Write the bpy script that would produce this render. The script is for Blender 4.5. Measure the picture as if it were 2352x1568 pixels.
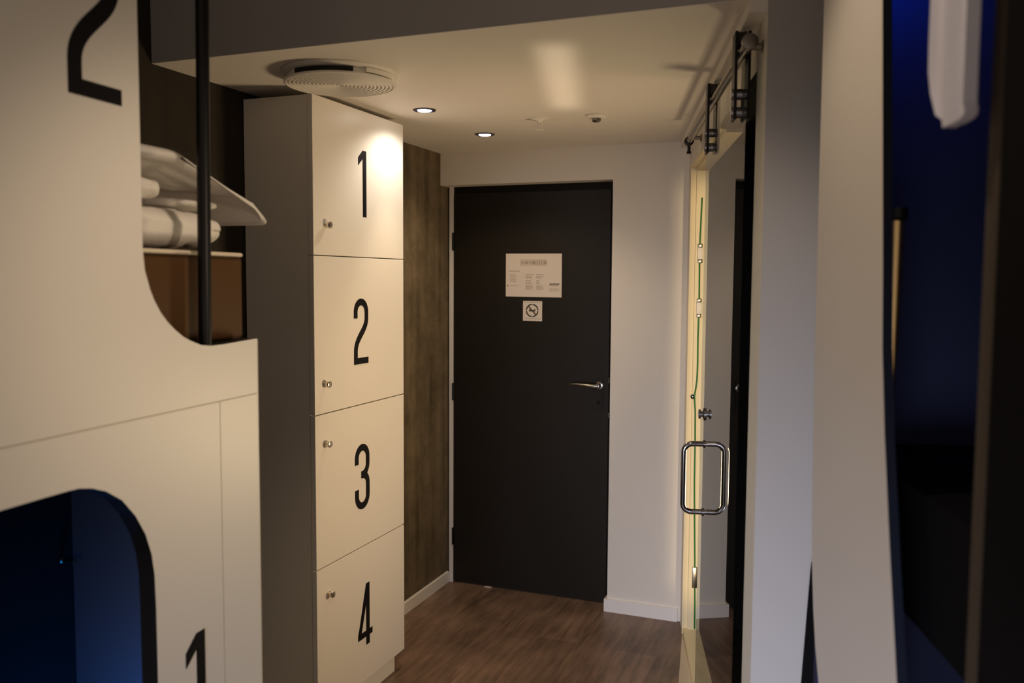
import bpy, bmesh, math, random
from mathutils import Vector, Matrix, noise

sc = bpy.context.scene
for o in list(bpy.data.objects):
    bpy.data.objects.remove(o)
COL = sc.collection
R = math.radians

# ------------------------------------------------------------------ camera
YAW, PITCH, ROLL, CAMH = .3704, -.0713, .0061, 1.607
fw = Vector((-math.sin(YAW)*math.cos(PITCH), math.cos(YAW)*math.cos(PITCH), math.sin(PITCH)))
r0 = Vector((math.cos(YAW), math.sin(YAW), 0)); u0 = r0.cross(fw)
rt = r0*math.cos(ROLL) + u0*math.sin(ROLL); up = -r0*math.sin(ROLL) + u0*math.cos(ROLL)
cd = bpy.data.cameras.new('camera'); cam = bpy.data.objects.new('camera', cd); COL.objects.link(cam)
m3 = Matrix((rt, up, -fw)).transposed()
cam.matrix_world = Matrix.Translation((0, 0, CAMH)) @ m3.to_4x4()
cd.sensor_width = 36; cd.lens = 1994.93/2352*36; cd.clip_start = .02
cd.dof.use_dof = True; cd.dof.focus_distance = 3.4; cd.dof.aperture_fstop = 3.6
sc.camera = cam
# ------------------------------------------------------------------ view, world, lights
vs = sc.view_settings
vs.view_transform = 'Standard'; vs.look = 'None'; vs.gamma = 1; vs.use_curve_mapping = False; vs.exposure = .3
w = bpy.data.worlds.new('world'); sc.world = w; w.use_nodes = True
bg = w.node_tree.nodes['Background']; bg.inputs[0].default_value = (1, .80, .62, 1); bg.inputs[1].default_value = .31

def light(name, kind, loc, power, color, target=None, **kw):
    d = bpy.data.lights.new(name, kind); d.energy = power; d.color = color
    for k, v in kw.items(): setattr(d, k, v)
    o = bpy.data.objects.new(name, d); o.location = loc; COL.objects.link(o)
    if target is not None:
        o.rotation_euler = (Vector(target)-Vector(loc)).to_track_quat('-Z', 'Y').to_euler()
    return o
WARM = (1, .74, .46)
# two recessed corridor downlights (their lamps are built below), warm
light('downlight_beam', 'SPOT', (-1.511, 2.969, 2.222), 6.5, (1, .90, .76), (-1.52, 3.12, 0), spot_size=R(152), spot_blend=.6, shadow_soft_size=.022)
light('downlight_beam', 'SPOT', (-1.511, 3.548, 2.222), 7, (1, .77, .50), (-1.58, 3.50, 0), spot_size=R(132), spot_blend=.5, shadow_soft_size=.022)
# their brighter cores on the floor
for y in (2.969, 3.548):
    light('downlight_core', 'SPOT', (-1.511, y, 2.222), 9, (1, .78, .52), (-1.45, y, 0), spot_size=R(62), spot_blend=.7, shadow_soft_size=.022)
# unseen warm fill added inside the bathroom, shining out through its open doorway
light('bathroom_fill_light', 'AREA', (-.036, 3.14, .98), 8.0, (1, .72, .42), (-1.7, 2.55, 1.45), shape='RECTANGLE', size=.30, size_y=.4, spread=R(130))
light('jamb_fill_light', 'AREA', (-0.245, 2.826, 1.10), .30, (1, .74, .40), (-0.612, 3.890, 1.10), shape='RECTANGLE', size=.04, size_y=1.9, spread=R(12))  # added unseen strip that only brightens the cream doorway jamb
# ceiling downlight of the bunk room, above the aisle in front of the corridor
light('aisle_downlight_beam', 'SPOT', (-.40, 1.32, 2.70), 17, (1, .77, .53), (-.46, 1.36, 0), spot_size=R(95), spot_blend=.42, shadow_soft_size=.05)
# warm reading light of the right bunk, shining across the aisle at berth height
light('reading_beam', 'SPOT', (.06, 1.20, 1.74), 10.5, (1, .77, .53), (-1.25, 1.34, 1.50), spot_size=R(58), spot_blend=.9, shadow_soft_size=.03)
# cool fill light added behind the camera, no lamp known there
light('room_end_fill', 'AREA', (-.30, -1.1, .85), 9.3, (.84, .86, 1), (-.28, 2.0, .14), shape='RECTANGLE', size=.8, size_y=.6, spread=R(64))
light('ceiling_patch_beam', 'AREA', (.12, -.90, .33), .08, (1, .78, .55), (-.885, 2.70, 2.24), shape='RECTANGLE', size=.10, size_y=.40, spread=R(1.6))  # added narrow beam, unseen source: makes the bright patch on the corridor ceiling
# blue night lights inside the left lower bunk and the right bunk
light('left_bunk_night_light', 'POINT', (-1.30, 1.31, .50), 5, (.001, .26, 1), shadow_soft_size=.03)
light('right_bunk_night_light', 'POINT', (.058, 1.655, 2.20), .9, (.002, .10, 1), shadow_soft_size=.03)

# ------------------------------------------------------------------ materials
def mat(name, col, rough=.5, metal=0, spec=.5, emit=None, bump=0, bscale=200, trans=0, ior=1.45, coat=0):
    m = bpy.data.materials.new(name); m.use_nodes = True
    nt = m.node_tree; b = nt.nodes['Principled BSDF']
    b.inputs['Base Color'].default_value = (*col, 1); b.inputs['Roughness'].default_value = rough
    b.inputs['Metallic'].default_value = metal; b.inputs['Specular IOR Level'].default_value = spec
    b.inputs['IOR'].default_value = ior; b.inputs['Transmission Weight'].default_value = trans
    b.inputs['Coat Weight'].default_value = coat
    if emit:
        b.inputs['Emission Color'].default_value = (*emit[:3], 1); b.inputs['Emission Strength'].default_value = emit[3]
    # a little procedural unevenness on every surface
    tc = nt.nodes.new('ShaderNodeTexCoord'); nz = nt.nodes.new('ShaderNodeTexNoise')
    nz.inputs['Scale'].default_value = bscale; nz.inputs['Detail'].default_value = 3
    nt.links.new(tc.outputs['Object'], nz.inputs['Vector'])
    if bump:
        bp = nt.nodes.new('ShaderNodeBump'); bp.inputs['Strength'].default_value = bump; bp.inputs['Distance'].default_value = .002
        nt.links.new(nz.outputs['Fac'], bp.inputs['Height']); nt.links.new(bp.outputs['Normal'], b.inputs['Normal'])
    elif not emit and not trans:
        mr = nt.nodes.new('ShaderNodeMapRange'); mr.inputs['To Min'].default_value = max(0, rough-.03); mr.inputs['To Max'].default_value = min(1, rough+.03)
        nt.links.new(nz.outputs['Fac'], mr.inputs['Value']); nt.links.new(mr.outputs['Result'], b.inputs['Roughness'])
    return m

def mat_concrete(name, dark, pale):
    m = mat(name, (.13, .10, .065), .8)
    nt = m.node_tree; b = nt.nodes['Principled BSDF']
    tc = nt.nodes.new('ShaderNodeTexCoord')
    mp = nt.nodes.new('ShaderNodeMapping'); mp.inputs['Scale'].default_value = (1, 9, .8)
    nt.links.new(tc.outputs['Object'], mp.inputs['Vector'])
    n1 = nt.nodes.new('ShaderNodeTexNoise'); n1.inputs['Scale'].default_value = 1.6; n1.inputs['Detail'].default_value = 6
    nt.links.new(mp.outputs['Vector'], n1.inputs['Vector'])
    n2 = nt.nodes.new('ShaderNodeTexNoise'); n2.inputs['Scale'].default_value = 7; n2.inputs['Detail'].default_value = 8; n2.inputs['Roughness'].default_value = .7
    nt.links.new(tc.outputs['Object'], n2.inputs['Vector'])
    mx = nt.nodes.new('ShaderNodeMix'); mx.data_type = 'FLOAT'; mx.inputs[0].default_value = .55
    nt.links.new(n1.outputs['Fac'], mx.inputs[2]); nt.links.new(n2.outputs['Fac'], mx.inputs[3])
    cr = nt.nodes.new('ShaderNodeValToRGB'); e = cr.color_ramp.elements
    e[0].position = .36; e[0].color = dark; e[1].position = .70; e[1].color = pale
    nt.links.new(mx.outputs[0], cr.inputs[0]); nt.links.new(cr.outputs[0], b.inputs['Base Color'])
    bp = nt.nodes.new('ShaderNodeBump'); bp.inputs['Strength'].default_value = .4; bp.inputs['Distance'].default_value = .006
    nt.links.new(mx.outputs[0], bp.inputs['Height']); nt.links.new(bp.outputs['Normal'], b.inputs['Normal'])
    return m

def mat_floor():
    m = mat('dark_oak_vinyl_planks', (.1, .06, .04), .42)
    nt = m.node_tree; b = nt.nodes['Principled BSDF']
    tc = nt.nodes.new('ShaderNodeTexCoord')
    mp = nt.nodes.new('ShaderNodeMapping'); mp.inputs['Rotation'].default_value = (0, 0, R(90))
    nt.links.new(tc.outputs['Object'], mp.inputs['Vector'])
    br = nt.nodes.new('ShaderNodeTexBrick'); br.inputs['Scale'].default_value = 1
    br.inputs['Brick Width'].default_value = 1.2; br.inputs['Row Height'].default_value = .18; br.inputs['Mortar Size'].default_value = .0012
    br.inputs['Color1'].default_value = (.80, .80, .80, 1); br.inputs['Color2'].default_value = (1.1, 1.1, 1.1, 1); br.inputs['Mortar'].default_value = (.62, .62, .62, 1)
    nt.links.new(mp.outputs['Vector'], br.inputs['Vector'])
    mp2 = nt.nodes.new('ShaderNodeMapping'); mp2.inputs['Scale'].default_value = (15, 1.6, 1)
    nt.links.new(tc.outputs['Object'], mp2.inputs['Vector'])
    n1 = nt.nodes.new('ShaderNodeTexNoise'); n1.inputs['Scale'].default_value = 2.2; n1.inputs['Detail'].default_value = 8; n1.inputs['Roughness'].default_value = .62; n1.inputs['Distortion'].default_value = .5
    nt.links.new(mp2.outputs['Vector'], n1.inputs['Vector'])
    n2 = nt.nodes.new('ShaderNodeTexNoise'); n2.inputs['Scale'].default_value = 4.5; n2.inputs['Detail'].default_value = 5
    nt.links.new(tc.outputs['Object'], n2.inputs['Vector'])
    mx = nt.nodes.new('ShaderNodeMix'); mx.data_type = 'FLOAT'; mx.inputs[0].default_value = .4
    nt.links.new(n1.outputs['Fac'], mx.inputs[2]); nt.links.new(n2.outputs['Fac'], mx.inputs[3])
    cr = nt.nodes.new('ShaderNodeValToRGB'); e = cr.color_ramp.elements
    e[0].position = .32; e[0].color = (.078, .048, .033, 1); e[1].position = .68; e[1].color = (.30, .188, .127, 1)
    nt.links.new(mx.outputs[0], cr.inputs[0])
    mu = nt.nodes.new('ShaderNodeMix'); mu.data_type = 'RGBA'; mu.blend_type = 'MULTIPLY'; mu.inputs[0].default_value = 1
    nt.links.new(cr.outputs[0], mu.inputs[6]); nt.links.new(br.outputs['Color'], mu.inputs[7])
    nt.links.new(mu.outputs[2], b.inputs['Base Color'])
    bp = nt.nodes.new('ShaderNodeBump'); bp.inputs['Strength'].default_value = .12; bp.inputs['Distance'].default_value = .002
    nt.links.new(n1.outputs['Fac'], bp.inputs['Height']); nt.links.new(bp.outputs['Normal'], b.inputs['Normal'])
    return m

def mat_glass(name, mirror):
    """thin clear glass: sees through, reflects more at grazing angles"""
    m = bpy.data.materials.new(name); m.use_nodes = True; nt = m.node_tree
    nt.nodes.remove(nt.nodes['Principled BSDF']); out = nt.nodes['Material Output']
    tr = nt.nodes.new('ShaderNodeBsdfTransparent'); tr.inputs[0].default_value = (.93, .96, .94, 1)
    if not mirror:
        nt.links.new(tr.outputs[0], out.inputs[0]); return m
    gl = nt.nodes.new('ShaderNodeBsdfGlossy'); gl.inputs['Roughness'].default_value = 0
    lw = nt.nodes.new('ShaderNodeLayerWeight'); lw.inputs[0].default_value = .5
    pw = nt.nodes.new('ShaderNodeMath'); pw.operation = 'POWER'; pw.inputs[1].default_value = 5.2
    ad = nt.nodes.new('ShaderNodeMath'); ad.operation = 'MULTIPLY_ADD'; ad.inputs[1].default_value = .94; ad.inputs[2].default_value = .05
    mx = nt.nodes.new('ShaderNodeMixShader')
    nt.links.new(lw.outputs['Facing'], pw.inputs[0]); nt.links.new(pw.outputs[0], ad.inputs[0]); nt.links.new(ad.outputs[0], mx.inputs[0])
    nt.links.new(tr.outputs[0], mx.inputs[1]); nt.links.new(gl.outputs[0], mx.inputs[2]); nt.links.new(mx.outputs[0], out.inputs[0])
    return m

M = dict(
    paint=mat('white_wall_paint', (.78, .73, .66), .75, bump=.04, bscale=350),
    ceil=mat('white_ceiling_paint', (.82, .78, .72), .62, bump=.03, bscale=300),
    header=mat('grey_header_paint', (.42, .41, .415), .8, bump=.04, bscale=350),
    concrete=mat_concrete('board_marked_concrete', (.075, .055, .028, 1), (.24, .18, .11, 1)), shadewall=mat_concrete('shaded_concrete', (.014, .010, .005, 1), (.032, .024, .013, 1)), floor=mat_floor(),
    laminate=mat('white_pod_laminate', (.80, .77, .73), .38),
    laminate2=mat('light_grey_pod_laminate', (.70, .67, .64), .4),
    locker=mat('white_locker_lacquer', (.80, .76, .70), .33),
    carcass=mat('locker_carcass_board', (.80, .76, .68), .55),
    seam=mat('panel_seam_shadow_gap', (.42, .37, .31), .7),
    black=mat('black_edge_lacquer', (.007, .006, .006), .5, 0, .2),
    blackmetal=mat('black_powder_coat', (.006, .006, .007), .38, 0, .3),
    blackcloth=mat('black_upholstery', (.005, .005, .006), .95, 0, .08, bump=.2, bscale=600),
    greyboard=mat('grey_end_board', (.04, .045, .06), .6),
    mattress=mat('brown_leatherette', (.085, .040, .014), .6, 0, .2, bump=.15, bscale=500),
    piping=mat('cream_piping', (.75, .66, .52), .5),
    linen=mat('white_cotton', (.84, .80, .76), .85, bump=.25, bscale=120),
    base=mat('white_skirting', (.86, .82, .78), .4),
    door=mat('black_brown_door_laminate', (.013, .010, .007), .42, 0, .35, bump=.05, bscale=300),
    frame=mat('white_door_frame', (.74, .70, .66), .45),
    digit=mat('black_number_vinyl', (.007, .006, .008), .55, 0, .15),
    chrome=mat('polished_chrome', (.24, .235, .26), .14, 1),
    nickel=mat('bright_nickel', (.80, .74, .64), .22, 1),
    steel=mat('brushed_steel', (.26, .24, .21), .28, 1),
    glass=mat_glass('clear_door_glass', True), glassback=mat_glass('clear_door_glass_back', False),
    cream=mat('cream_door_lining', (.86, .74, .48), .45),
    threshold=mat('beige_threshold', (.60, .50, .38), .5),
    unlitwall=mat('unlit_bathroom_black', (.004, .004, .004), .9, 0, .1),
    green=mat('green_cable_sheath', (.02, .17, .03), .45),
    clipwhite=mat('white_clip_plastic', (.85, .80, .72), .45),
    plastic=mat('white_plastic', (.80, .77, .71), .45),
    slot=mat('dark_air_slot', (.008, .007, .006), .8),
    lampring=mat('dark_downlight_ring', (.10, .09, .13), .35, .6),
    lamp=mat('lit_downlight_lens', (1, 1, 1), .3, emit=(.93, .95, 1, 14)),
    paper=mat('printed_paper', (.72, .63, .54), .6),
    ink=mat('faded_print', (.40, .33, .27), .7),
    inkdark=mat('dark_print', (.05, .035, .02), .7),
    blue=mat('dark_blue_edge_band', (.004, .007, .018), .6, 0, .2),
    podblue=mat('pod_interior_board', (.022, .028, .07), .8, 0, .2),
    brass=mat('brass_lamp_tube', (.80, .56, .26), .3, 1),
    cloth=mat('pale_blue_grey_towel', (.74, .75, .90), .9, bump=.3, bscale=250),
    brownpad=mat('dark_brown_padding', (.05, .036, .026), .7, bump=.1, bscale=300),
    wheel=mat('dark_roller_nylon', (.03, .028, .026), .45),
    bluetape=mat('blue_film', (.03, .12, .5), .4),
)

# ------------------------------------------------------------------ mesh helpers
def link(name, bm, mats, parent=None, smooth=False, loc=None):
    me = bpy.data.meshes.new(name)
    bmesh.ops.recalc_face_normals(bm, faces=bm.faces)
    bm.to_mesh(me); bm.free()
    if not isinstance(mats, (list, tuple)): mats = [mats]
    for m in mats: me.materials.append(m)
    if smooth:
        for p in me.polygons: p.use_smooth = True
        try: me.set_sharp_from_angle(angle=R(40))
        except Exception: pass
    o = bpy.data.objects.new(name, me); COL.objects.link(o)
    if parent: o.parent = parent
    return o

def tag(o, label=None, cat=None, group=None, kind=None):
    for k, v in (('label', label), ('category', cat), ('group', group), ('kind', kind)):
        if v: o[k] = v
    return o
def thing(name, label, cat, loc=(0, 0, 0), group=None):
    o = bpy.data.objects.new(name, None); o.location = loc; o.empty_display_size = .1; COL.objects.link(o)
    return tag(o, label, cat, group)
def finish(root):
    """parts were built in world coordinates: keep them there under an Empty standing at its own place"""
    bpy.context.view_layer.update()
    inv = Matrix.Translation(root.location).inverted()
    for c in root.children: c.matrix_parent_inverse = inv
def struct(name, bm, m, smooth=False):
    return tag(link(name, bm, m, None, smooth), kind='structure')

class Fr:
    """a local frame: along (s), out (o), up (z)"""
    def __init__(f, org, ang):
        f.o = Vector(org); f.d = Vector((-math.sin(ang), math.cos(ang), 0)); f.n = Vector((math.cos(ang), math.sin(ang), 0))
    def __call__(f, s, o, z): return f.o + f.d*s + f.n*o + Vector((0, 0, z))
WORLD = Fr((0, 0, 0), 0)                 # s = y, o = x
POD = Fr((-1.15, 1.483, 0), R(4.3))      # left bunk front: s away from the camera, o towards the aisle
RW = Fr((-.191, 2.065, 0), R(14.6))      # right wall of the corridor: o positive = into the bathroom, negative = corridor
RPOD = Fr((-.051, 1.75, 0), R(14.6))     # right bunk front: o negative = aisle

def hexa(bm, pts, mi=0):
    """8 points: bottom ring then top ring"""
    v = [bm.verts.new(p) for p in pts]
    for q in ((0, 1, 2, 3), (4, 5, 6, 7), (0, 1, 5, 4), (1, 2, 6, 5), (2, 3, 7, 6), (3, 0, 4, 7)):
        f = bm.faces.new([v[i] for i in q]); f.material_index = mi
    return v
def fbox(bm, f, s0, s1, o0, o1, z0, z1, mi=0):
    return hexa(bm, [f(s0, o0, z0), f(s1, o0, z0), f(s1, o1, z0), f(s0, o1, z0), f(s0, o0, z1), f(s1, o0, z1), f(s1, o1, z1), f(s0, o1, z1)], mi)
def box(f, s0, s1, o0, o1, z0, z1, bevel=0, seg=2):
    bm = bmesh.new(); fbox(bm, f, s0, s1, o0, o1, z0, z1)
    if bevel: bmesh.ops.bevel(bm, geom=bm.edges[:], offset=bevel, segments=seg, profile=.5, affect='EDGES')
    return bm
def prism(bm, pts, ext, mi=0, side=None):
    """flat polygon of world points, extruded by the vector ext"""
    ext = Vector(ext); a = [bm.verts.new(p) for p in pts]; b = [bm.verts.new(Vector(p)+ext) for p in pts]; n = len(pts)
    f = bm.faces.new(a); g = bm.faces.new(b[::-1]); f.material_index = g.material_index = mi
    for i in range(n):
        q = bm.faces.new((a[i], a[(i+1) % n], b[(i+1) % n], b[i])); q.material_index = mi if side is None else side
def tube(bm, pts, r, seg=12, cap=True, mi=0):
    pts = [Vector(p) for p in pts]; rings = []; N = len(pts)
    rr = r if isinstance(r, (list, tuple)) else [r]*N
    t0 = (pts[1]-pts[0]).normalized()
    x = t0.orthogonal().normalized()
    for i, p in enumerate(pts):
        t = (pts[min(i+1, N-1)]-pts[max(i-1, 0)]).normalized()
        x = (x - t*x.dot(t)).normalized(); y = t.cross(x)
        rings.append([bm.verts.new(p + (x*math.cos(2*math.pi*k/seg) + y*math.sin(2*math.pi*k/seg))*rr[i]) for k in range(seg)])
    for a, b in zip(rings, rings[1:]):
        for k in range(seg):
            bm.faces.new((a[k], a[(k+1) % seg], b[(k+1) % seg], b[k])).material_index = mi
    if cap:
        bm.faces.new(rings[0][::-1]).material_index = mi; bm.faces.new(rings[-1]).material_index = mi
def lathe(bm, org, axis, prof, seg=32, mi=0):
    """prof: list of (radius, distance along axis)"""
    org = Vector(org); ax = Vector(axis).normalized(); x = ax.orthogonal().normalized(); y = ax.cross(x); rings = []
    for r, h in prof:
        if r < 1e-6: rings.append([bm.verts.new(org+ax*h)])
        else: rings.append([bm.verts.new(org+ax*h+(x*math.cos(2*math.pi*k/seg)+y*math.sin(2*math.pi*k/seg))*r) for k in range(seg)])
    for a, b in zip(rings, rings[1:]):
        for k in range(seg):
            k2 = (k+1) % seg
            if len(a) == 1 and len(b) == 1: continue
            if len(a) == 1: q = (a[0], b[k2], b[k])
            elif len(b) == 1: q = (a[k], a[k2], b[0])
            else: q = (a[k], a[k2], b[k2], b[k])
            bm.faces.new(q).material_index = mi
    if len(rings[0]) > 1: bm.faces.new(rings[0][::-1]).material_index = mi
    if len(rings[-1]) > 1: bm.faces.new(rings[-1]).material_index = mi
def ribbon2d(path, wd):
    """outline of a stroked open path"""
    L, Rr = [], []
    P = [Vector(p) for p in path]; N = len(P)
    for i, p in enumerate(P):
        t = (P[min(i+1, N-1)]-P[max(i-1, 0)]).normalized(); nn = Vector((-t.y, t.x))
        L.append(p+nn*wd/2); Rr.append(p-nn*wd/2)
    return L, Rr
def arc(cx, cy, r, a0, a1, n=16, ry=None):
    ry = ry or r
    return [(cx+r*math.cos(R(a0+(a1-a0)*i/n)), cy+ry*math.sin(R(a0+(a1-a0)*i/n))) for i in range(n+1)]
def bez(p0, p1, p2, p3, n=12):
    out = []
    for i in range(n+1):
        t = i/n; u = 1-t
        out.append(tuple(u**3*a+3*u*u*t*b+3*u*t*t*c+t**3*d for a, b, c, d in zip(p0, p1, p2, p3)))
    return out
SW = .105
def digit_polys(ch):
    """condensed sans figure, height 1, width .42, centred in x: list of ('poly', pts) / ('path', pts)"""
    q = .157
    if ch == '1':
        return [('poly', [(.01, 0), (.115, 0), (.115, 1), (.01, 1)]), ('poly', [(.01, 1), (-.12, .885), (-.12, .765), (.01, .875)])]
    if ch == '2':
        p = [(-q, .70)] + arc(0, .79, q, 180, 0, 18) + bez((q, .70), (q, .50), (-q, .42), (-q, .19), 18) + [(-q, .02)]
        return [('path', p), ('poly', [(-.2095, 0), (.2095, 0), (.2095, .095), (-.2095, .095)])]
    if ch == '3':
        up_ = [(-q, .70)] + arc(0, .79, q, 180, 0, 18) + bez((q, .70), (q, .60), (.10, .53), (-.03, .53), 8)
        lo_ = bez((-.03, .53), (.12, .52), (q, .46), (q, .36), 8) + arc(0, .21, q, 0, -180, 18) + [(-q, .32)]
        return [('path', up_), ('path', lo_)]
    return [('poly', [(.035, 0), (.14, 0), (.14, 1), (.035, 1)]), ('poly', [(.035, 1), (.14, 1), (-.105, .235), (-.21, .235), (-.21, .20)]),
            ('poly', [(-.21, .14), (.225, .14), (.225, .235), (-.21, .235)])]
def digit(bm, ch, f, s, z, h, o, th=.0009, sgn=1):
    for i, (k, pts) in enumerate(digit_polys(ch)):
        tt = th*(1+.15*i)
        W = lambda p: f(s+sgn*p[0]*h, o, z+p[1]*h)
        e = f.n*tt
        if k == 'poly': prism(bm, [W(p) for p in pts], e)
        else:
            L, Q = ribbon2d(pts, SW)
            for j in range(len(L)-1):
                prism(bm, [W(L[j]), W(L[j+1]), W(Q[j+1]), W(Q[j])], e)

# ================================================================== SETTING
XL, YH, YB, ZC = -1.956, 2.065, 4.02, 2.24
bm = bmesh.new(); fbox(bm, WORLD, -1.2, 4.3, -3.2, 2.2, -.1, 0); struct('floor', bm, M['floor'])
bm = bmesh.new(); fbox(bm, WORLD, -1.2, 2.60, XL-.2, XL, 0, 2.85); struct('wall_left', bm, M['shadewall'])  # front stretch: same concrete with the shade put into its colour
bm = bmesh.new(); fbox(bm, WORLD, 2.60, 4.3, XL-.2, XL, 0, 2.85); struct('wall_left', bm, M['concrete'])
# lowered corridor ceiling with a shallow panel joint
bm = bmesh.new(); fbox(bm, WORLD, YH+.0005, 3.285, XL, .30, ZC, ZC+.0018); fbox(bm, WORLD, YH+.121, 3.285, XL, .30, ZC+.0018, ZC+.12); fbox(bm, WORLD, 3.2865, 4.3, XL, .30, ZC+.0002, ZC+.12); fbox(bm, WORLD, 3.28, 3.29, XL, .30, ZC+.004, ZC+.1)
struct('ceiling', bm, M['ceil'])
bm = bmesh.new(); fbox(bm, WORLD, -1.2, 2.3, XL, 2.2, 2.80, 2.9); o = struct('ceiling', bm, M['ceil'])
# front wall: beam over the corridor mouth and the stub to its right
bm = bmesh.new(); fbox(bm, WORLD, YH, YH+.12, XL, -.226, ZC+.002, 2.80); fbox(bm, WORLD, YH, YH+.12, -.226, -.191, 2.211, 2.80); fbox(bm, WORLD, YH, YH+.10, -.191, 2.2, 0, 2.80)
struct('wall_front', bm, M['header'])
# back wall with its door recess
bm = bmesh.new()
fbox(bm, WORLD, YB, YB+.2, -1.056, -.60, 0, ZC); fbox(bm, WORLD, YB, YB+.2, XL-.0, -1.056, 2.08, ZC)
struct('wall_back', bm, M['paint'])
# right wall: lintel, far pier, near return
U0, U1, TH = .135, 1.873, .072
bm = bmesh.new()
fbox(bm, RW, .0, U0, 0, TH, 0, 2.225); fbox(bm, RW, U0, U1, 0, TH, 2.112, 2.235); fbox(bm, RW, U1+.012, 2.07, 0, TH, 0, 2.235)
struct('wall_right', bm, M['paint'])
bm = bmesh.new(); fbox(bm, RW, .0, 2.06, -.040, -.0005, 2.209, 2.2395); struct('trim_1', bm, M['ceil'])
# cream lining of the bathroom doorway: far jamb, head, raised sill
bm = bmesh.new()
fbox(bm, RW, U1, U1+.012, -.004, TH, 0, 2.112); fbox(bm, RW, .86, U1, -.002, TH, 2.10, 2.112); fbox(bm, RW, U0, U1, 0, TH, 0, .03)
fbox(bm, RW, U1-.014, U1, .020, TH, .03, 2.085); fbox(bm, RW, .86, U1-.014, .020, TH, 2.085, 2.10)
struct('trim_2', bm, M['cream'])
prof = [RW(U1, -.002, 0), RW(1.30, -.062, 0), RW(1.30, -.0005, 0)]
bm = bmesh.new(); prism(bm, [p+Vector((0, 0, .0005)) for p in prof], (0, 0, .005)); struct('trim_3', bm, M['threshold'])
# bathroom behind the doorway, its unlit dark put into the wall colour
bm = bmesh.new()
fbox(bm, RW, U1+.013, U1+.10, TH, 1.6, 0, 2.6); fbox(bm, RW, -.25, U1, 1.5, 1.6, 0, 2.6); fbox(bm, RW, .05, .12, TH+.001, 1.5, 0, 2.6)
fbox(bm, RW, .12, U1+.01, TH+.001, 1.5, 2.18, 2.235); fbox(bm, RW, U0+.001, .859, .001, TH, 2.096, 2.1115); fbox(bm, RW, .12, U1+.01, TH+.001, 1.5, .0, .028)  # near stretch of the head lining is blackened to stay dark too
struct('wall_bathroom', bm, M['unlitwall'])
# skirtings
bm = bmesh.new(); fbox(bm, WORLD, 2.30, YB+.075, XL, XL+.014, 0, .06); bmesh.ops.bevel(bm, geom=[e for e in bm.edges if all(v.co.z > .05 for v in e.verts)], offset=.004, segments=2, affect='EDGES')
struct('baseboard_left', bm, M['base'])
bm = bmesh.new(); fbox(bm, WORLD, YB-.013, YB, -1.069, -.712, 0, .062); fbox(bm, WORLD, YB, YB+.085, -1.069, -1.056, 0, .062)
struct('baseboard_back', bm, M['base'])

# entrance door in its recess
YD = 4.105
bm = box(WORLD, YD, YD+.045, -1.921, -1.086, .006, 2.045, .002); door = struct('door_1', bm, M['door'])
bm = bmesh.new(); fbox(bm, WORLD, YD-.004, YD+.06, XL+.012, -1.922, 0, 2.08); fbox(bm, WORLD, YD+.02, YD+.06, -1.085, -1.056, 0, 2.08)
fr = link('door_frame', bm, M['frame'], door); fr['label'] = 'white door frame'
bm = bmesh.new(); fbox(bm, WORLD, YD+.006, YD+.06, -1.922, -1.056, 2.047, 2.0795); fbox(bm, WORLD, YD+.006, YD+.02, -1.085, -1.0565, 0, 2.047)
link('frame_stop', bm, M['black'], door)['label'] = 'dark inner frame'
bm = bmesh.new()
fbox(bm, WORLD, YD-.006, YD, -1.150, -1.115, .975, 1.125)
bmesh.ops.bevel(bm, geom=bm.edges[:], offset=.003, segments=2, affect='EDGES')
pl = link('escutcheon', bm, M['door'], door)
bm = bmesh.new()
lathe(bm, (-1.131, YD-.006, 1.092), (0, -1, 0), [(.019, 0), (.019, .008), (.011, .010), (.0105, .045), (0, .047)], 20)
tube(bm, [(-1.131, YD-.045, 1.092), (-1.15, YD-.050, 1.090), (-1.19, YD-.05, 1.094), (-1.235, YD-.049, 1.097), (-1.266, YD-.047, 1.096)], [.0115, .0115, .0085, .0065, .0045], 12)
link('lever_handle', bm, M['steel'], door, True)['label'] = 'steel lever handle'
bm = bmesh.new(); lathe(bm, (-1.134, YD-.006, 1.008), (0, -1, 0), [(.010, 0), (.010, .004), (0, .005)], 16); link('keyhole', bm, M['black'], door, True)
for z in (1.118, .946):
    bm = bmesh.new(); fbox(bm, WORLD, YD-.003, YD+.002, -1.0855, -1.0815, z-.012, z+.012); link('strike_edge', bm, M['steel'], door)
for z in (1.80, 1.02, .25):
    bm = bmesh.new(); tube(bm, [(-1.9215, YD-.005, z-.045), (-1.9215, YD-.005, z+.045)], .006, 10); link('hinge', bm, M['blackmetal'], door, True)

# ================================================================== notices on the door
def sheet(f, x0, x1, z0, z1, y, dz=0):
    bm = bmesh.new()
    pts = [Vector((x0, y, z0)), Vector((x1, y, z0-dz)), Vector((x1, y, z1-dz*.4)), Vector((x0, y, z1))]
    prism(bm, pts, (0, .0012, 0)); return bm
PY = YD-.0014
t = thing('notice_sheet', 'white landscape notice sheet with rows of small print on black door', 'notice', (-1.48, PY, 1.63))
link('paper', sheet(None, -1.629, -1.332, 1.521, 1.737, PY, .002), M['paper'], t)
rng = random.Random(4)
def bars(bm, x0, x1, z0, z1, n, fill=.55, jag=.35):
    for i in range(n):
        z = z1-(z1-z0)*(i+.5)/n; hh = (z1-z0)/n*fill/2; x = x0
        xe = x1-(x1-x0)*rng.random()*jag
        while x < xe-.002:
            wv = min(xe-x, .006+rng.random()*.012)
            fbox(bm, WORLD, PY-.0004, PY-.0001, x, x+wv, z-hh, z+hh); x += wv+.0025
X = lambda u: -1.629+.297*u
Z = lambda v: 1.737-.216*v
blocks = [(X(.06), X(.26), Z(.42), Z(.395), 1, .8, .05), (X(.08), X(.25), Z(.66), Z(.48), 5, .4, .5), (X(.08), X(.22), Z(.755), Z(.735), 1, .6, .1)]
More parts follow.
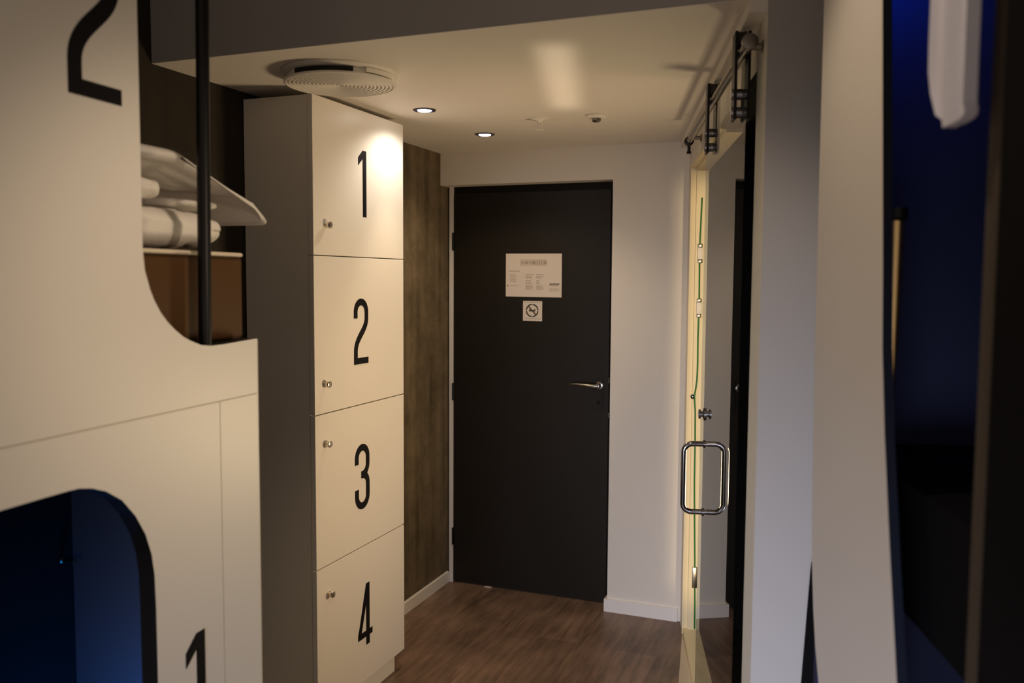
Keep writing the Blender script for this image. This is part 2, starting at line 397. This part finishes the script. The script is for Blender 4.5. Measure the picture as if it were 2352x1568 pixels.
for a, b in ((.36, .52), (.55, .70)):
    blocks += [(X(a), X(b), Z(.58), Z(.47), 3, .5, .4), (X(a), X(b-.04), Z(.71), Z(.61), 3, .5, .4), (X(a), X(b-.02), Z(.84), Z(.73), 4, .55, .25)]
blocks += [(X(.79), X(.96), Z(.76), Z(.72), 2, .4, .3), (X(.79), X(.97), Z(.87), Z(.80), 3, .4, .2)]
for bl in blocks:
    bm = bmesh.new(); bars(bm, *bl); link('small_print', bm, M['ink'], t)
bm = bmesh.new()
fbox(bm, WORLD, PY-.0003, PY-.0001, X(.255), X(.74), Z(.285), Z(.13))
link('title_band', bm, mat('title_band_tint', (.60, .50, .42), .6), t)['label'] = 'pale grey title band'
bm = bmesh.new()
x = X(.285)
for i, (wv, hv) in enumerate(((.012, .30), (.016, .5), (.008, .42), (.020, .62), (.006, .8), (.006, .8), (.006, .8), (.016, .62))):
    fbox(bm, WORLD, PY-.0006, PY-.0003, x, x+wv, Z(.21)-hv*.014, Z(.21)+hv*.014); x += wv+.0062
link('title_print', bm, M['ink'], t)
bm = bmesh.new()   # dark handwritten-looking word near the right edge
pts = [(.785+i*.0062, .705+.018*math.sin(i*1.35+.4)*(1 if i % 3 else 1.5)) for i in range(29)]
P3 = [Vector((X(a), PY-.0006, Z(b))) for a, b in pts]
tube(bm, P3, .0013, 6); link('script_word', bm, M['inkdark'], t)['label'] = 'dark cursive word'
bm = bmesh.new(); lathe(bm, (X(.035), PY-.0001, Z(.745)), (0, -1, 0), [(.0035, 0), (.0035, .0004), (0, .0005)], 12); link('bullet_mark', bm, M['inkdark'], t)
finish(t)

t = thing('no_smoking_sign', 'small square no smoking sign stuck below the notice sheet on black door', 'sign', (-1.484, PY, 1.45))
link('plate', sheet(None, -1.535, -1.433, 1.4, 1.5, PY, .001), M['paper'], t)
cx, cz, rr = -1.486, 1.452, .0305
bm = bmesh.new()
for a0 in (4, 94, 184, 274):
    a = [(cx+rr*math.cos(R(a0+82*i/14)), cz+rr*math.sin(R(a0+82*i/14))) for i in range(15)]
    L, Q = ribbon2d(a, .0065)
    for j in range(14):
        prism(bm, [Vector((p[0], PY-.0001, p[1])) for p in (L[j], L[j+1], Q[j+1], Q[j])], (0, -.0004, 0))
L, Q = ribbon2d([(cx-.021, cz+.022), (cx+.021, cz-.022)], .006)
prism(bm, [Vector((p[0], PY-.0004, p[1])) for p in (L[0], L[1], Q[1], Q[0])], (0, -.0004, 0))
link('prohibition_ring', bm, M['inkdark'], t)['label'] = 'broken dark ring with diagonal slash'
bm = bmesh.new()
fbox(bm, WORLD, PY-.0006, PY-.0001, cx-.017, cx+.017, cz-.0045, cz+.0025); fbox(bm, WORLD, PY-.0006, PY-.0001, cx+.010, cx+.017, cz+.004, cz+.007); fbox(bm, WORLD, PY-.0006, PY-.0001, cx-.015, cx-.008, cz+.004, cz+.007)
link('cigarette_symbol', bm, M['inkdark'], t)
for z in (1.4935, 1.4105):
    bm = bmesh.new(); fbox(bm, WORLD, PY-.0004, PY-.0001, -1.530, -1.438, z-.0009, z+.0009); link('border_line', bm, M['ink'], t)
finish(t)

bm = bmesh.new(); fbox(bm, WORLD, YD-.012, YD-.002, -1.735, -1.70, .0005, .004)
tag(link('paper_scrap', bm, M['paper']), 'tiny pale paper scrap on the floor under the black door', 'scrap')

# ================================================================== locker tower
LX, LY0, LY1 = -1.674, 2.475, 3.102
t = thing('locker_tower', 'tall white locker tower with four numbered doors against the concrete wall', 'locker', (-1.80, 2.79, 0))
link('carcass', box(WORLD, LY0+.003, LY1-.003, XL+.004, LX-.021, .078, 2.214, .001), M['carcass'], t)
link('plinth', box(WORLD, LY0+.003, LY1-.045, XL+.016, LX-.022, .0005, .077), M['carcass'], t)
zs = [2.2165, 1.684, 1.1416, .6045, .078]
dig = [('1', 2.790, 1.832, .240), ('2', 2.775, 1.293, .241), ('3', 2.777, .748, .246), ('4', 2.790, .2175, .2385)]
kn = [(2.549, 1.788), (2.536, 1.244), (2.537, 1.036), (2.547, .502)]
for i in range(4):
    d = link('door', box(WORLD, LY0, LY1, LX-.0195, LX, zs[i+1]+.0016, zs[i]-.0016, .0018), M['locker'], t)
    d['label'] = 'locker door number ' + dig[i][0]
    bm = bmesh.new(); ch, s, z, h = dig[i]; digit(bm, ch, WORLD, s, z, h, LX)
    n_ = link('number_decal', bm, M['digit'], d); n_['label'] = 'black number ' + ch
    bm = bmesh.new()
    y, z = kn[i]
    lathe(bm, (LX, y, z), (1, 0, 0), [(.0105, 0), (.0105, .003), (.0055, .005), (.0055, .009), (.0125, .011), (.0135, .015), (.0115, .020), (.006, .0215), (0, .0215)], 20)
    k_ = link('knob', bm, M['nickel'], d, True); k_['label'] = 'chrome lock knob'
finish(t)

# ================================================================== left bunk pod
PT = .034
def loop_fill(bm, outer, holes, f, o, side_idx):
    """front face with holes, extruded backwards; side_idx(kind, i) gives the material of each side face"""
    verts_f, edges = [], []
    loops = [('outer', outer)] + [('hole', h) for h in holes]
    allv = []
    for kd, lp in loops:
        vs_ = [bm.verts.new(f(s, o, z)) for s, z in lp]; es = [bm.edges.new((vs_[i], vs_[(i+1) % len(vs_)])) for i in range(len(vs_))]
        allv.append((kd, lp, vs_)); edges += es
    bmesh.ops.triangle_fill(bm, use_beauty=True, use_dissolve=True, edges=edges)
    front = bm.faces[:]
    back = {}
    for kd, lp, vs_ in allv:
        for v, (s, z) in zip(vs_, lp): back[v] = bm.verts.new(f(s, o-PT, z))
    for fc in front:
        bm.faces.new([back[v] for v in reversed(fc.verts)])
    for kd, lp, vs_ in allv:
        for i in range(len(vs_)):
            a, b = vs_[i], vs_[(i+1) % len(vs_)]
            q = bm.faces.new((a, b, back[b], back[a])); q.material_index = side_idx(kd, i)
pod = thing('bunk_pod', 'large white bunk pod on the left with black 2 and 1 and cut-out openings', 'bunk bed', (-1.5, .8, 0))
S0 = -1.75
notch = [(-.326, 2.795), (-.326, 1.655), (-.322, 1.619), (-.310, 1.586), (-.300, 1.567), (-.285, 1.546), (-.267, 1.528), (-.246, 1.512), (-.225, 1.499), (-.204, 1.490), (-.174, 1.480), (-.143, 1.4765), (-.10, 1.4768), (.008, 1.4810)]
outer = [(S0, .002), (.008, .002)] + notch[::-1] + [(S0, 2.795)]
low = [(-1.25, 1.19), (-1.20, 1.245), (-1.13, 1.272), (-1.05, 1.279), (-.559, 1.2785), (-.502, 1.278), (-.482, 1.277), (-.455, 1.271), (-.425, 1.259), (-.390, 1.236), (-.359, 1.201), (-.336, 1.163), (-.322, 1.124), (-.3155, 1.084), (-.3135, 1.019), (-.313, .55), (-.36, .46), (-.45, .42), (-1.1, .42), (-1.2, .46), (-1.25, .55)]
bm = bmesh.new()
loop_fill(bm, outer, [low], POD, 0, lambda kd, i: 1 if kd == 'hole' or 2 <= i <= 14 else 0)
# shadow-gap seams on the face
fbox(bm, POD, S0, .006, .0001, .0004, 1.3655, 1.3672, 2); fbox(bm, POD, -.1206, -.1194, .0001, .0004, .002, 1.3655, 2)
# rounded outer edge
bm2 = bmesh.new()
link('front_panel', bm, [M['laminate'], M['black'], M['seam']], pod)
bm = bmesh.new(); tube(bm, [POD(.0075, -PT/2, .002), POD(.0075, -PT/2, 1.4795)], PT/2, 20); link('edge_bullnose', bm, M['laminate'], pod, True)
bm = bmesh.new(); digit(bm, '2', POD, -.424, 1.886, .268, 0); link('number_decal', bm, M['digit'], pod)['label'] = 'black number 2'
bm = bmesh.new(); digit(bm, '1', POD, -.2085, .695, .240, 0); link('number_decal', bm, M['digit'], pod)['label'] = 'black number 1'
# bunk deck between upper and lower berth, lower end board, dark lining and the grab pole in the notch
link('bed_deck', box(POD, S0, .012, -.78, -PT-.001, 1.30, 1.4775, .002), M['black'], pod)
eb = link('end_board', box(POD, -.022, .004, -.462, -PT-.001, .002, 1.299), M['greyboard'], pod); eb['label'] = 'grey end board of the lower berth'
link('side_lining', box(POD, S0, .004, -.50, -.463, .002, 1.299), M['blackcloth'], pod)['label'] = 'black padded lining inside the lower berth'
bm = bmesh.new(); lathe(bm, POD(-.055, -.463, .982), POD.n, [(.007, 0), (.007, .004), (.004, .006), (.004, .03), (.007, .032), (.007, .037), (0, .038)], 12)
link('coat_hook', bm, M['steel'], pod, True)['label'] = 'small steel hook'
bm = bmesh.new(); tube(bm, [POD(-.139, -.017, 1.478), POD(-.118, -.017, 2.795)], .0125, 20); link('grab_pole', bm, M['blackmetal'], pod, True)['label'] = 'black steel grab pole'
finish(pod)

# mattress and bedding on the upper berth
t = thing('mattress', 'brown leatherette mattress with cream piping inside the upper left bunk', 'mattress', tuple(POD(-.8, -.42, 1.479)))
link('cover', box(POD, -1.7, .036, -.775, -.047, 1.4785, 1.652, .012, 4), M['mattress'], t, True)
bm = bmesh.new()
def rrect(s0, s1, o0, o1, r, z):
    out = []
    for cx_, cy_, a0 in ((s1-r, o1-r, 0), (s0+r, o1-r, 90), (s0+r, o0+r, 180), (s1-r, o0+r, 270)):
        out += [POD(cx_+r*math.cos(R(a0+90*i/5)), cy_+r*math.sin(R(a0+90*i/5)), z) for i in range(6)]
    return out
pts = rrect(-1.7, .034, -.773, -.045, .016, 1.6545); tube(bm, pts+[pts[0]], .0042, 8, False)
link('piping', bm, M['piping'], t, True)['label'] = 'cream piping along the top edge'
finish(t)

def puff(name, c, hs, ho, hz, spin, label, cat, seed=1, wr=.008, freq=9, ev=.6, eh=.3, droop=(9, 0), taper=0):
    """soft bedding: rounded, wrinkled slab; droop = (from, amount) lets the far end hang down"""
    bm = bmesh.new(); NV, NU = 28, 120
    sg = lambda v, e: math.copysign(abs(v)**e, v)
    basis = Matrix((POD.d, POD.n, Vector((0, 0, 1)))).transposed()
    mt = Matrix.Translation(POD(*c)) @ basis.to_4x4() @ Matrix.Rotation(spin, 4, 'Z')
    rings = []
    for i in range(NV+1):
        a = -math.pi/2+math.pi*i/NV; ring = []
        for j in range(NU):
            b = 2*math.pi*j/NU
            p = Vector((hs*sg(math.cos(a), ev*.55)*sg(math.cos(b), eh), ho*sg(math.cos(a), ev*.55)*sg(math.sin(b), eh), hz*sg(math.sin(a), ev)))
            p.z *= 1-taper*max(0, p.x/hs)
            q = Vector((p.x*freq, p.y*freq*.7, p.z*freq*1.5+seed*7.3))
            k = noise.noise(q)*.6+noise.noise(q*2.4)*.35-1.1*max(0, .22-abs(noise.noise(q*.9+Vector((3, 1, 8)))))/.22
            nn = Vector((p.x/hs**2, p.y/ho**2, p.z/hz**2)).normalized()
            p += nn*k*wr
            p.z -= droop[1]*max(0, p.x-droop[0])**2
            ring.append(bm.verts.new(mt @ p))
            if i in (0, NV): break
        rings.append(ring)
    for A_, B_ in zip(rings, rings[1:]):
        for j in range(NU):
            k = (j+1) % NU
            q = (A_[0], B_[k], B_[j]) if len(A_) == 1 else (A_[j], A_[k], B_[0]) if len(B_) == 1 else (A_[j], A_[k], B_[k], B_[j])
            bm.faces.new(q)
    return tag(link(name, bm, M['linen'], None, True), label, cat)
puff('folded_duvet', (-.29, -.36, 1.7035), .352, .275, .041, 0, 'thick white folded duvet lying directly on the brown mattress', 'duvet', seed=2, wr=.010, freq=9, eh=.16)
puff('pillow', (-.36, -.36, 1.778), .250, .265, .030, R(3), 'plump white pillow squeezed between folded duvet and upper pillow', 'pillow', seed=5, wr=.006, freq=10)
puff('pillow', (-.15, -.35, 1.838), .335, .275, .026, R(3), 'top white pillow slumping over the bunk end with one pointed corner', 'pillow', seed=9, wr=.013, freq=8, ev=.75, eh=.06, droop=(.02, 1.15), taper=.72)
puff('folded_sheet', (-.02, -.36, 1.7595), .072, .25, .011, R(-3), 'small white folded sheet tucked under the slumping pillow near the bunk end', 'sheet', seed=13, wr=.004, freq=12)

# ================================================================== ceiling fittings
DC = (-1.492, 2.362)
t = thing('ceiling_diffuser', 'large round ribbed white air diffuser on the ceiling beside the locker top', 'vent', (*DC, ZC))
bm = bmesh.new(); lathe(bm, (*DC, ZC-.0005), (0, 0, -1), [(.179, 0), (.179, .004), (.172, .010), (.165, .012), (.160, .012)], 64); link('ceiling_ring', bm, M['plastic'], t, True)
bm = bmesh.new(); lathe(bm, (*DC, ZC-.012), (0, 0, -1), [(.160, 0), (.162, .018)], 64); link('collar', bm, M['plastic'], t, True)
bm = bmesh.new()
pr = [(.168, 0), (.172, .002), (.172, .006)]
n = 14
for i in range(n):
    ra = .168-i*.0118; pr += [(ra, .009), (ra-.005, .009), (ra-.0062, .003), (ra-.0106, .003)]
pr += [(0, .003)]
lathe(bm, (*DC, ZC-.029), (0, 0, -1), pr, 72); pl = link('ribbed_plate', bm, M['plastic'], t, True); pl['label'] = 'ribbed round face plate'
def arcstrip(bm, c, r0, r1, a0, a1, z0, z1, n=24):
    for i in range(n):
        b0 = R(a0+(a1-a0)*i/n); b1 = R(a0+(a1-a0)*(i+1)/n)
        P = lambda r, a, z: Vector((c[0]+r*math.cos(a), c[1]+r*math.sin(a), z))
        hexa(bm, [P(r0, b0, z0), P(r0, b1, z0), P(r1, b1, z0), P(r1, b0, z0), P(r0, b0, z1), P(r0, b1, z1), P(r1, b1, z1), P(r1, b0, z1)])
bm = bmesh.new(); arcstrip(bm, DC, .158, .1645, -112, -45, ZC-.0285, ZC-.0145); link('air_slot', bm, M['slot'], t)['label'] = 'black curved air slot'
bm = bmesh.new(); arcstrip(bm, DC, .160, .172, -32, 6, ZC-.026, ZC-.013); link('deflector_blade', bm, M['plastic'], t)['label'] = 'white curved deflector blade'
finish(t)

def downlight(y, label):
    t = thing('downlight', label, 'ceiling light', (-1.511, y, ZC), 'recessed downlights along the corridor ceiling')
    bm = bmesh.new(); lathe(bm, (-1.511, y, ZC-.0003), (0, 0, -1), [(.043, 0), (.0425, .003), (.036, .005), (.027, .002), (.0265, .0005)], 40); link('bezel', bm, M['lampring'], t, True)
    bm = bmesh.new(); lathe(bm, (-1.511, y, ZC-.001), (0, 0, -1), [(.026, 0), (.0255, .004), (.018, .0062), (0, .007)], 32); link('lamp_lens', bm, M['lamp'], t, True)['label'] = 'glowing lens'
    finish(t)
downlight(2.969, 'lit recessed downlight nearest the locker door numbered 1')
downlight(3.548, 'lit recessed downlight farther back towards the black door')

SP = (-1.163, 3.281)
t = thing('fire_sprinkler', 'small pendent fire sprinkler on the white ceiling before the door', 'sprinkler', (*SP, ZC))
bm = bmesh.new(); lathe(bm, (*SP, ZC-.0003), (0, 0, -1), [(.038, 0), (.037, .003), (.022, .007), (.012, .009), (.009, .016), (0, .016)], 32); link('escutcheon', bm, M['plastic'], t, True)
bm = bmesh.new()
for s in (-1, 1): tube(bm, [(SP[0]+s*.008, SP[1], ZC-.014), (SP[0]+s*.011, SP[1], ZC-.024), (SP[0]+s*.007, SP[1], ZC-.036), (SP[0], SP[1], ZC-.042)], .0024, 8)
link('frame_arms', bm, M['plastic'], t, True)
bm = bmesh.new(); tube(bm, [(SP[0], SP[1], ZC-.016), (SP[0], SP[1], ZC-.038)], .002, 8); link('glass_bulb', bm, M['clipwhite'], t, True)
bm = bmesh.new(); lathe(bm, (*SP, ZC-.042), (0, 0, -1), [(.004, 0), (.017, .001), (.017, .003), (0, .003)], 24); link('deflector', bm, M['plastic'], t, True)
finish(t)
SD = (-.932, 3.282)
t = thing('smoke_detector', 'small round white smoke detector on the ceiling right of the sprinkler', 'smoke detector', (*SD, ZC))
bm = bmesh.new(); lathe(bm, (*SD, ZC-.0003), (0, 0, -1), [(.041, 0), (.041, .006), (.036, .011), (.020, .013)], 32); link('base', bm, M['plastic'], t, True)
bm = bmesh.new(); lathe(bm, (*SD, ZC-.013), (0, 0, -1), [(.018, 0), (.017, .010), (.012, .014), (0, .0145)], 24); link('sensor_head', bm, M['steel'], t, True)['label'] = 'dull grey sensor head'
finish(t)

# ================================================================== sliding glass door on its rail
GO = -.040     # glass plane, corridor side of the right wall
_c = RW(.40, GO, 0); GF0 = Fr((0, 0, 0), R(15.2))
class GFrame:
    n, d = GF0.n, GF0.d
    def __call__(f, q, o, z): return _c + f.d*(q-.40) + f.n*(o-GO) + Vector((0, 0, z))
GF = GFrame()
RZ = 2.148
t = thing('door_rail', 'round steel sliding rail on the wall above the bathroom doorway', 'rail', tuple(GF(.7, GO, RZ)))
bm = bmesh.new(); tube(bm, [GF(.03, GO, RZ), GF(1.44, GO, RZ)], .0115, 20); link('tube', bm, M['steel'], t, True)
for u in (.06, 1.36):
    bm = bmesh.new(); lathe(bm, GF(u, -.0003, RZ), -GF.n, [(.015, 0), (.015, .004), (.008, .006), (.008, .032), (0, .033)], 16); link('wall_bracket', bm, M['steel'], t, True)
bm = bmesh.new(); lathe(bm, GF(1.43, GO, RZ), GF.d, [(.0125, 0), (.018, .002), (.018, .024), (.010, .028), (0, .028)], 20); lathe(bm, GF(1.44, GO, RZ-.018), (0, 0, -1), [(.006, 0), (.006, .020), (.009, .022), (.009, .030), (0, .032)], 12); link('end_stop', bm, M['blackmetal'], t, True)
bm = bmesh.new(); lathe(bm, GF(.026, GO, RZ), GF.d*-1, [(.0125, 0), (.018, .002), (.018, .016), (0, .018)], 24); link('end_stop', bm, M['steel'], t, True)
finish(t)

t = thing('sliding_glass_door', 'clear sliding glass door hanging from two rollers at the bathroom doorway', 'door', tuple(RW(.42, GO, 0)))
G0, G1 = .024, .806
bm = bmesh.new(); fbox(bm, GF, G0, G1, GO-.004, GO+.004, .045, 2.118)
bm.normal_update()
for f_ in bm.faces:
    c_ = f_.calc_center_median() - GF(G0, GO, 0)
    f_.material_index = 0 if c_.dot(GF.n) < -.003 else 1
gp = link('glass_pane', bm, [M['glass'], M['glassback']], t)
def hanger(u):
    h = None
    bm = bmesh.new()
    # two long straps, one each side of the glass, looping over the rail
    for o in (GO-.019, GO+.012):
        fbox(bm, GF, u-.024, u+.024, o, o+.007, 1.992, 2.200)
    bmesh.ops.bevel(bm, geom=bm.edges[:], offset=.0015, segments=2, affect='EDGES')
    h = link('hanger', bm, M['blackmetal'], t, True); h['label'] = 'black strap roller hanger'
    bm = bmesh.new()
    for z in (2.012, 2.055): lathe(bm, GF(u, GO-.024, z), GF.n, [(.0, 0), (.013, .001), (.014, .003), (.014, .007), (.0125, .0405), (.013, .043), (0, .044)], 16)
    link('clamp_bolt', bm, M['chrome'], h, True)
    bm = bmesh.new(); lathe(bm, GF(u, GO-.011, RZ+.034), GF.n, [(.016, 0), (.022, .001), (.020, .010), (.020, .012), (.022, .021), (.016, .022)], 24); link('roller_wheel', bm, M['wheel'], h, True)
    bm = bmesh.new(); lathe(bm, GF(u, GO-.019, RZ+.034), GF.n, [(0, 0), (.007, .0005), (.007, .038), (0, .0385)], 12); link('axle', bm, M['steel'], h, True)
for u in (.690, .135): hanger(u)
# D-shaped pull handle fixed through the glass on both faces
def dpull(sgn):
    bm = bmesh.new(); H0, H1, st, r = .882, 1.098, .062, .026
    b = GO+sgn*.004; pts = [(b, H0)]
    pts += [(b+sgn*(st-r), H0)] + [(b+sgn*(st-r+r*math.sin(R(a))), H0+r-r*math.cos(R(a))) for a in range(15, 91, 15)]
    pts += [(b+sgn*(st-r+r*math.cos(R(a))), H1-r+r*math.sin(R(a))) for a in range(0, 91, 15)] + [(b, H1)]
    tube(bm, [GF(.690, o, z) for o, z in pts], .0085, 16)
    for z in (H0, H1): lathe(bm, GF(.690, b, z), GF.n*sgn, [(.013, 0), (.013, .003), (.0085, .004)], 20)
    return bm
ph = link('pull_handle', dpull(-1), M['chrome'], t, True); ph['label'] = 'chrome D-shaped pull handle'
link('pull_handle', dpull(1), M['chrome'], t, True)['label'] = 'chrome pull handle on the bathroom side'
bm = bmesh.new()
lathe(bm, GF(.690, GO-.004, 1.192), -GF.n, [(.020, 0), (.020, .004), (.009, .006), (.009, .012), (.015, .013), (.015, .019), (0, .020)], 24)
link('lock_knob', bm, M['chrome'], t, True)['label'] = 'round chrome lock knob'
finish(t)

# green cable with clips on the cream jamb
JU = U1-.014
t = thing('green_cable', 'thin green cable clipped vertically along the cream doorway jamb', 'cable', tuple(RW(JU, .04, .02)))
path = [(.044, 1.968), (.041, 1.85), (.039, 1.768), (.039, 1.69), (.040, 1.60), (.041, 1.52), (.040, 1.451), (.039, 1.35), (.040, 1.25), (.039, 1.17), (.033, 1.12), (.029, 1.095), (.031, 1.06), (.034, 1.03), (.036, .9), (.037, .7), (.042, .5), (.046, .35), (.048, .26), (.050, .15), (.051, .035)]
bm = bmesh.new(); tube(bm, [RW(JU-.0045, o, z) for o, z in path], .0034, 10); link('sheath', bm, M['green'], t, True)
for z0, z1 in ((1.700, 1.752), (1.460, 1.512)):
    bm = box(RW, JU-.014, JU, .029, .053, z0, z1, .002); c = link('cable_clip', bm, M['clipwhite'], t, True); c['label'] = 'white plastic clip'
    for z in (z0-.016, z1):
        bm = box(RW, JU-.010, JU, .031, .051, z, z+.016, .002); link('clip_end', bm, M['steel'], c, True)['label'] = 'metal end'
bm = bmesh.new(); lathe(bm, RW(JU, .022, 1.092), -RW.d, [(.010, 0), (.010, .004), (.006, .007), (0, .008)], 14); link('stud', bm, M['chrome'], t, True)['label'] = 'small chrome stud'
bm = box(RW, JU-.011, JU, .036, .058, .225, .320, .002); link('latch_block', bm, M['steel'], t, True)['label'] = 'metal latch block'
finish(t)

# ================================================================== right bunk pod, close to the camera
pod2 = thing('bunk_pod', 'pale bunk pod panel close by at the right edge with dark blue opening', 'bunk bed', tuple(RPOD(-.6, .3, 0)))
eL = [(.053, 2.795), (.051, 2.142), (.046, 1.813), (.037, 1.477), (.024, 1.22), (.007, 1.062), (-.016, .975), (-.040, .915), (-.075, .858), (-.14, .78), (-.22, .70), (-.30, .64), (-.40, .60), (-.55, .58)]
eR = [(-.55, 1.00), (-.504, 1.061), (-.452, 1.238), (-.412, 1.386), (-.387, 1.51), (-.376, 1.62), (-.36, 1.75), (-.326, 2.025), (-.31, 2.795)]
PT2 = .014
bm = bmesh.new(); pts = eL+eR; nL = len(eL)
fv = [bm.verts.new(RPOD(q, 0, z)) for q, z in pts]; bv = [bm.verts.new(RPOD(q, PT2, z)) for q, z in pts]
bm.faces.new(fv); bm.faces.new(bv[::-1])
for i in range(len(pts)):
    k = (i+1) % len(pts); f_ = bm.faces.new((fv[i], fv[k], bv[k], bv[i])); f_.material_index = 1 if nL <= i < len(pts)-1 else 0
sel = set(fv[:nL]); bmesh.ops.bevel(bm, geom=[e for e in bm.edges if e.verts[0] in sel and e.verts[1] in sel], offset=.011, segments=5, profile=.5, affect='EDGES')
link('front_panel', bm, [M['laminate2'], M['blue']], pod2, True)
link('inner_board', box(RPOD, -1.3, .03, .55, .58, .4, 2.79), M['podblue'], pod2)['label'] = 'dark inner back board'
link('end_board', box(RPOD, .0, .03, .0145, .549, .4, 2.79), M['podblue'], pod2)
link('bed_deck', box(RPOD, -1.3, -.001, .06, .549, 1.10, 1.30), M['blackcloth'], pod2)
bm = bmesh.new()
prism(bm, [Vector((-.0625, 1.99, .975)), Vector((-.092, 1.99, .36)), Vector((-.11, 1.99, .002)), Vector((.05, 1.99, .002)), Vector((.05, 1.99, .975))], (0, .05, 0))
link('lower_curtain', bm, M['blackcloth'], pod2)['label'] = 'black lower curtain edge'
link('near_post', box(RPOD, -.764, -.716, .0, .03, .5, 2.79, .010, 3), M['brownpad'], pod2, True)['label'] = 'dark brown padded post'
link('near_curtain', box(RPOD, -1.35, -.765, -.004, .05, .3, 2.79), M['blackcloth'], pod2)['label'] = 'black curtain'
finish(pod2)
# reading lamp inside the right bunk
t = thing('reading_lamp', 'slim brass reading lamp tube glinting inside the right bunk opening', 'lamp', tuple(RPOD(-.30, .036, 1.56)))
bm = bmesh.new(); tube(bm, [RPOD(-.300, .038, 1.70), RPOD(-.302, .038, 1.62), RPOD(-.306, .038, 1.51), RPOD(-.312, .038, 1.435)], [.014, .0125, .009, .003], 16); link('lamp_tube', bm, M['brass'], t, True)
bm = bmesh.new(); lathe(bm, RPOD(-.300, .038, 1.70), (0, 0, 1), [(.014, 0), (.018, .004), (.018, .02), (0, .024)], 16); link('lamp_head', bm, M['blackmetal'], t, True)
finish(t)
# towel
bm = bmesh.new(); N = 24
rows = []
for i in range(N+1):
    z = 2.6-(2.6-1.775)*i/N; row = []
    for j in range(13):
        s = -.735+.105*j/12; k = min(1, (1-i/N)*9); sh = (1-k)**2*.03
        row.append(RPOD(s-sh*(j/12), -.032+.006*math.sin(j*.8), z+.02*(1-k)*((j-6)/6)**2))
    rows.append(row)
fr_ = [[bm.verts.new(p) for p in r] for r in rows]; bk = [[bm.verts.new(p+RPOD.n*.014) for p in r] for r in rows]
for g in (fr_, bk):
    for i in range(N):
        for j in range(12): bm.faces.new((g[i][j], g[i][j+1], g[i+1][j+1], g[i+1][j]))
for i in range(N):
    bm.faces.new((fr_[i][0], fr_[i+1][0], bk[i+1][0], bk[i][0])); bm.faces.new((fr_[i][12], fr_[i+1][12], bk[i+1][12], bk[i][12]))
for j in range(12):
    bm.faces.new((fr_[0][j], fr_[0][j+1], bk[0][j+1], bk[0][j])); bm.faces.new((fr_[N][j], fr_[N][j+1], bk[N][j+1], bk[N][j]))
tag(link('hanging_towel', bm, M['cloth'], None, True), 'pale blue-grey towel hanging at the top of the right bunk opening', 'towel')
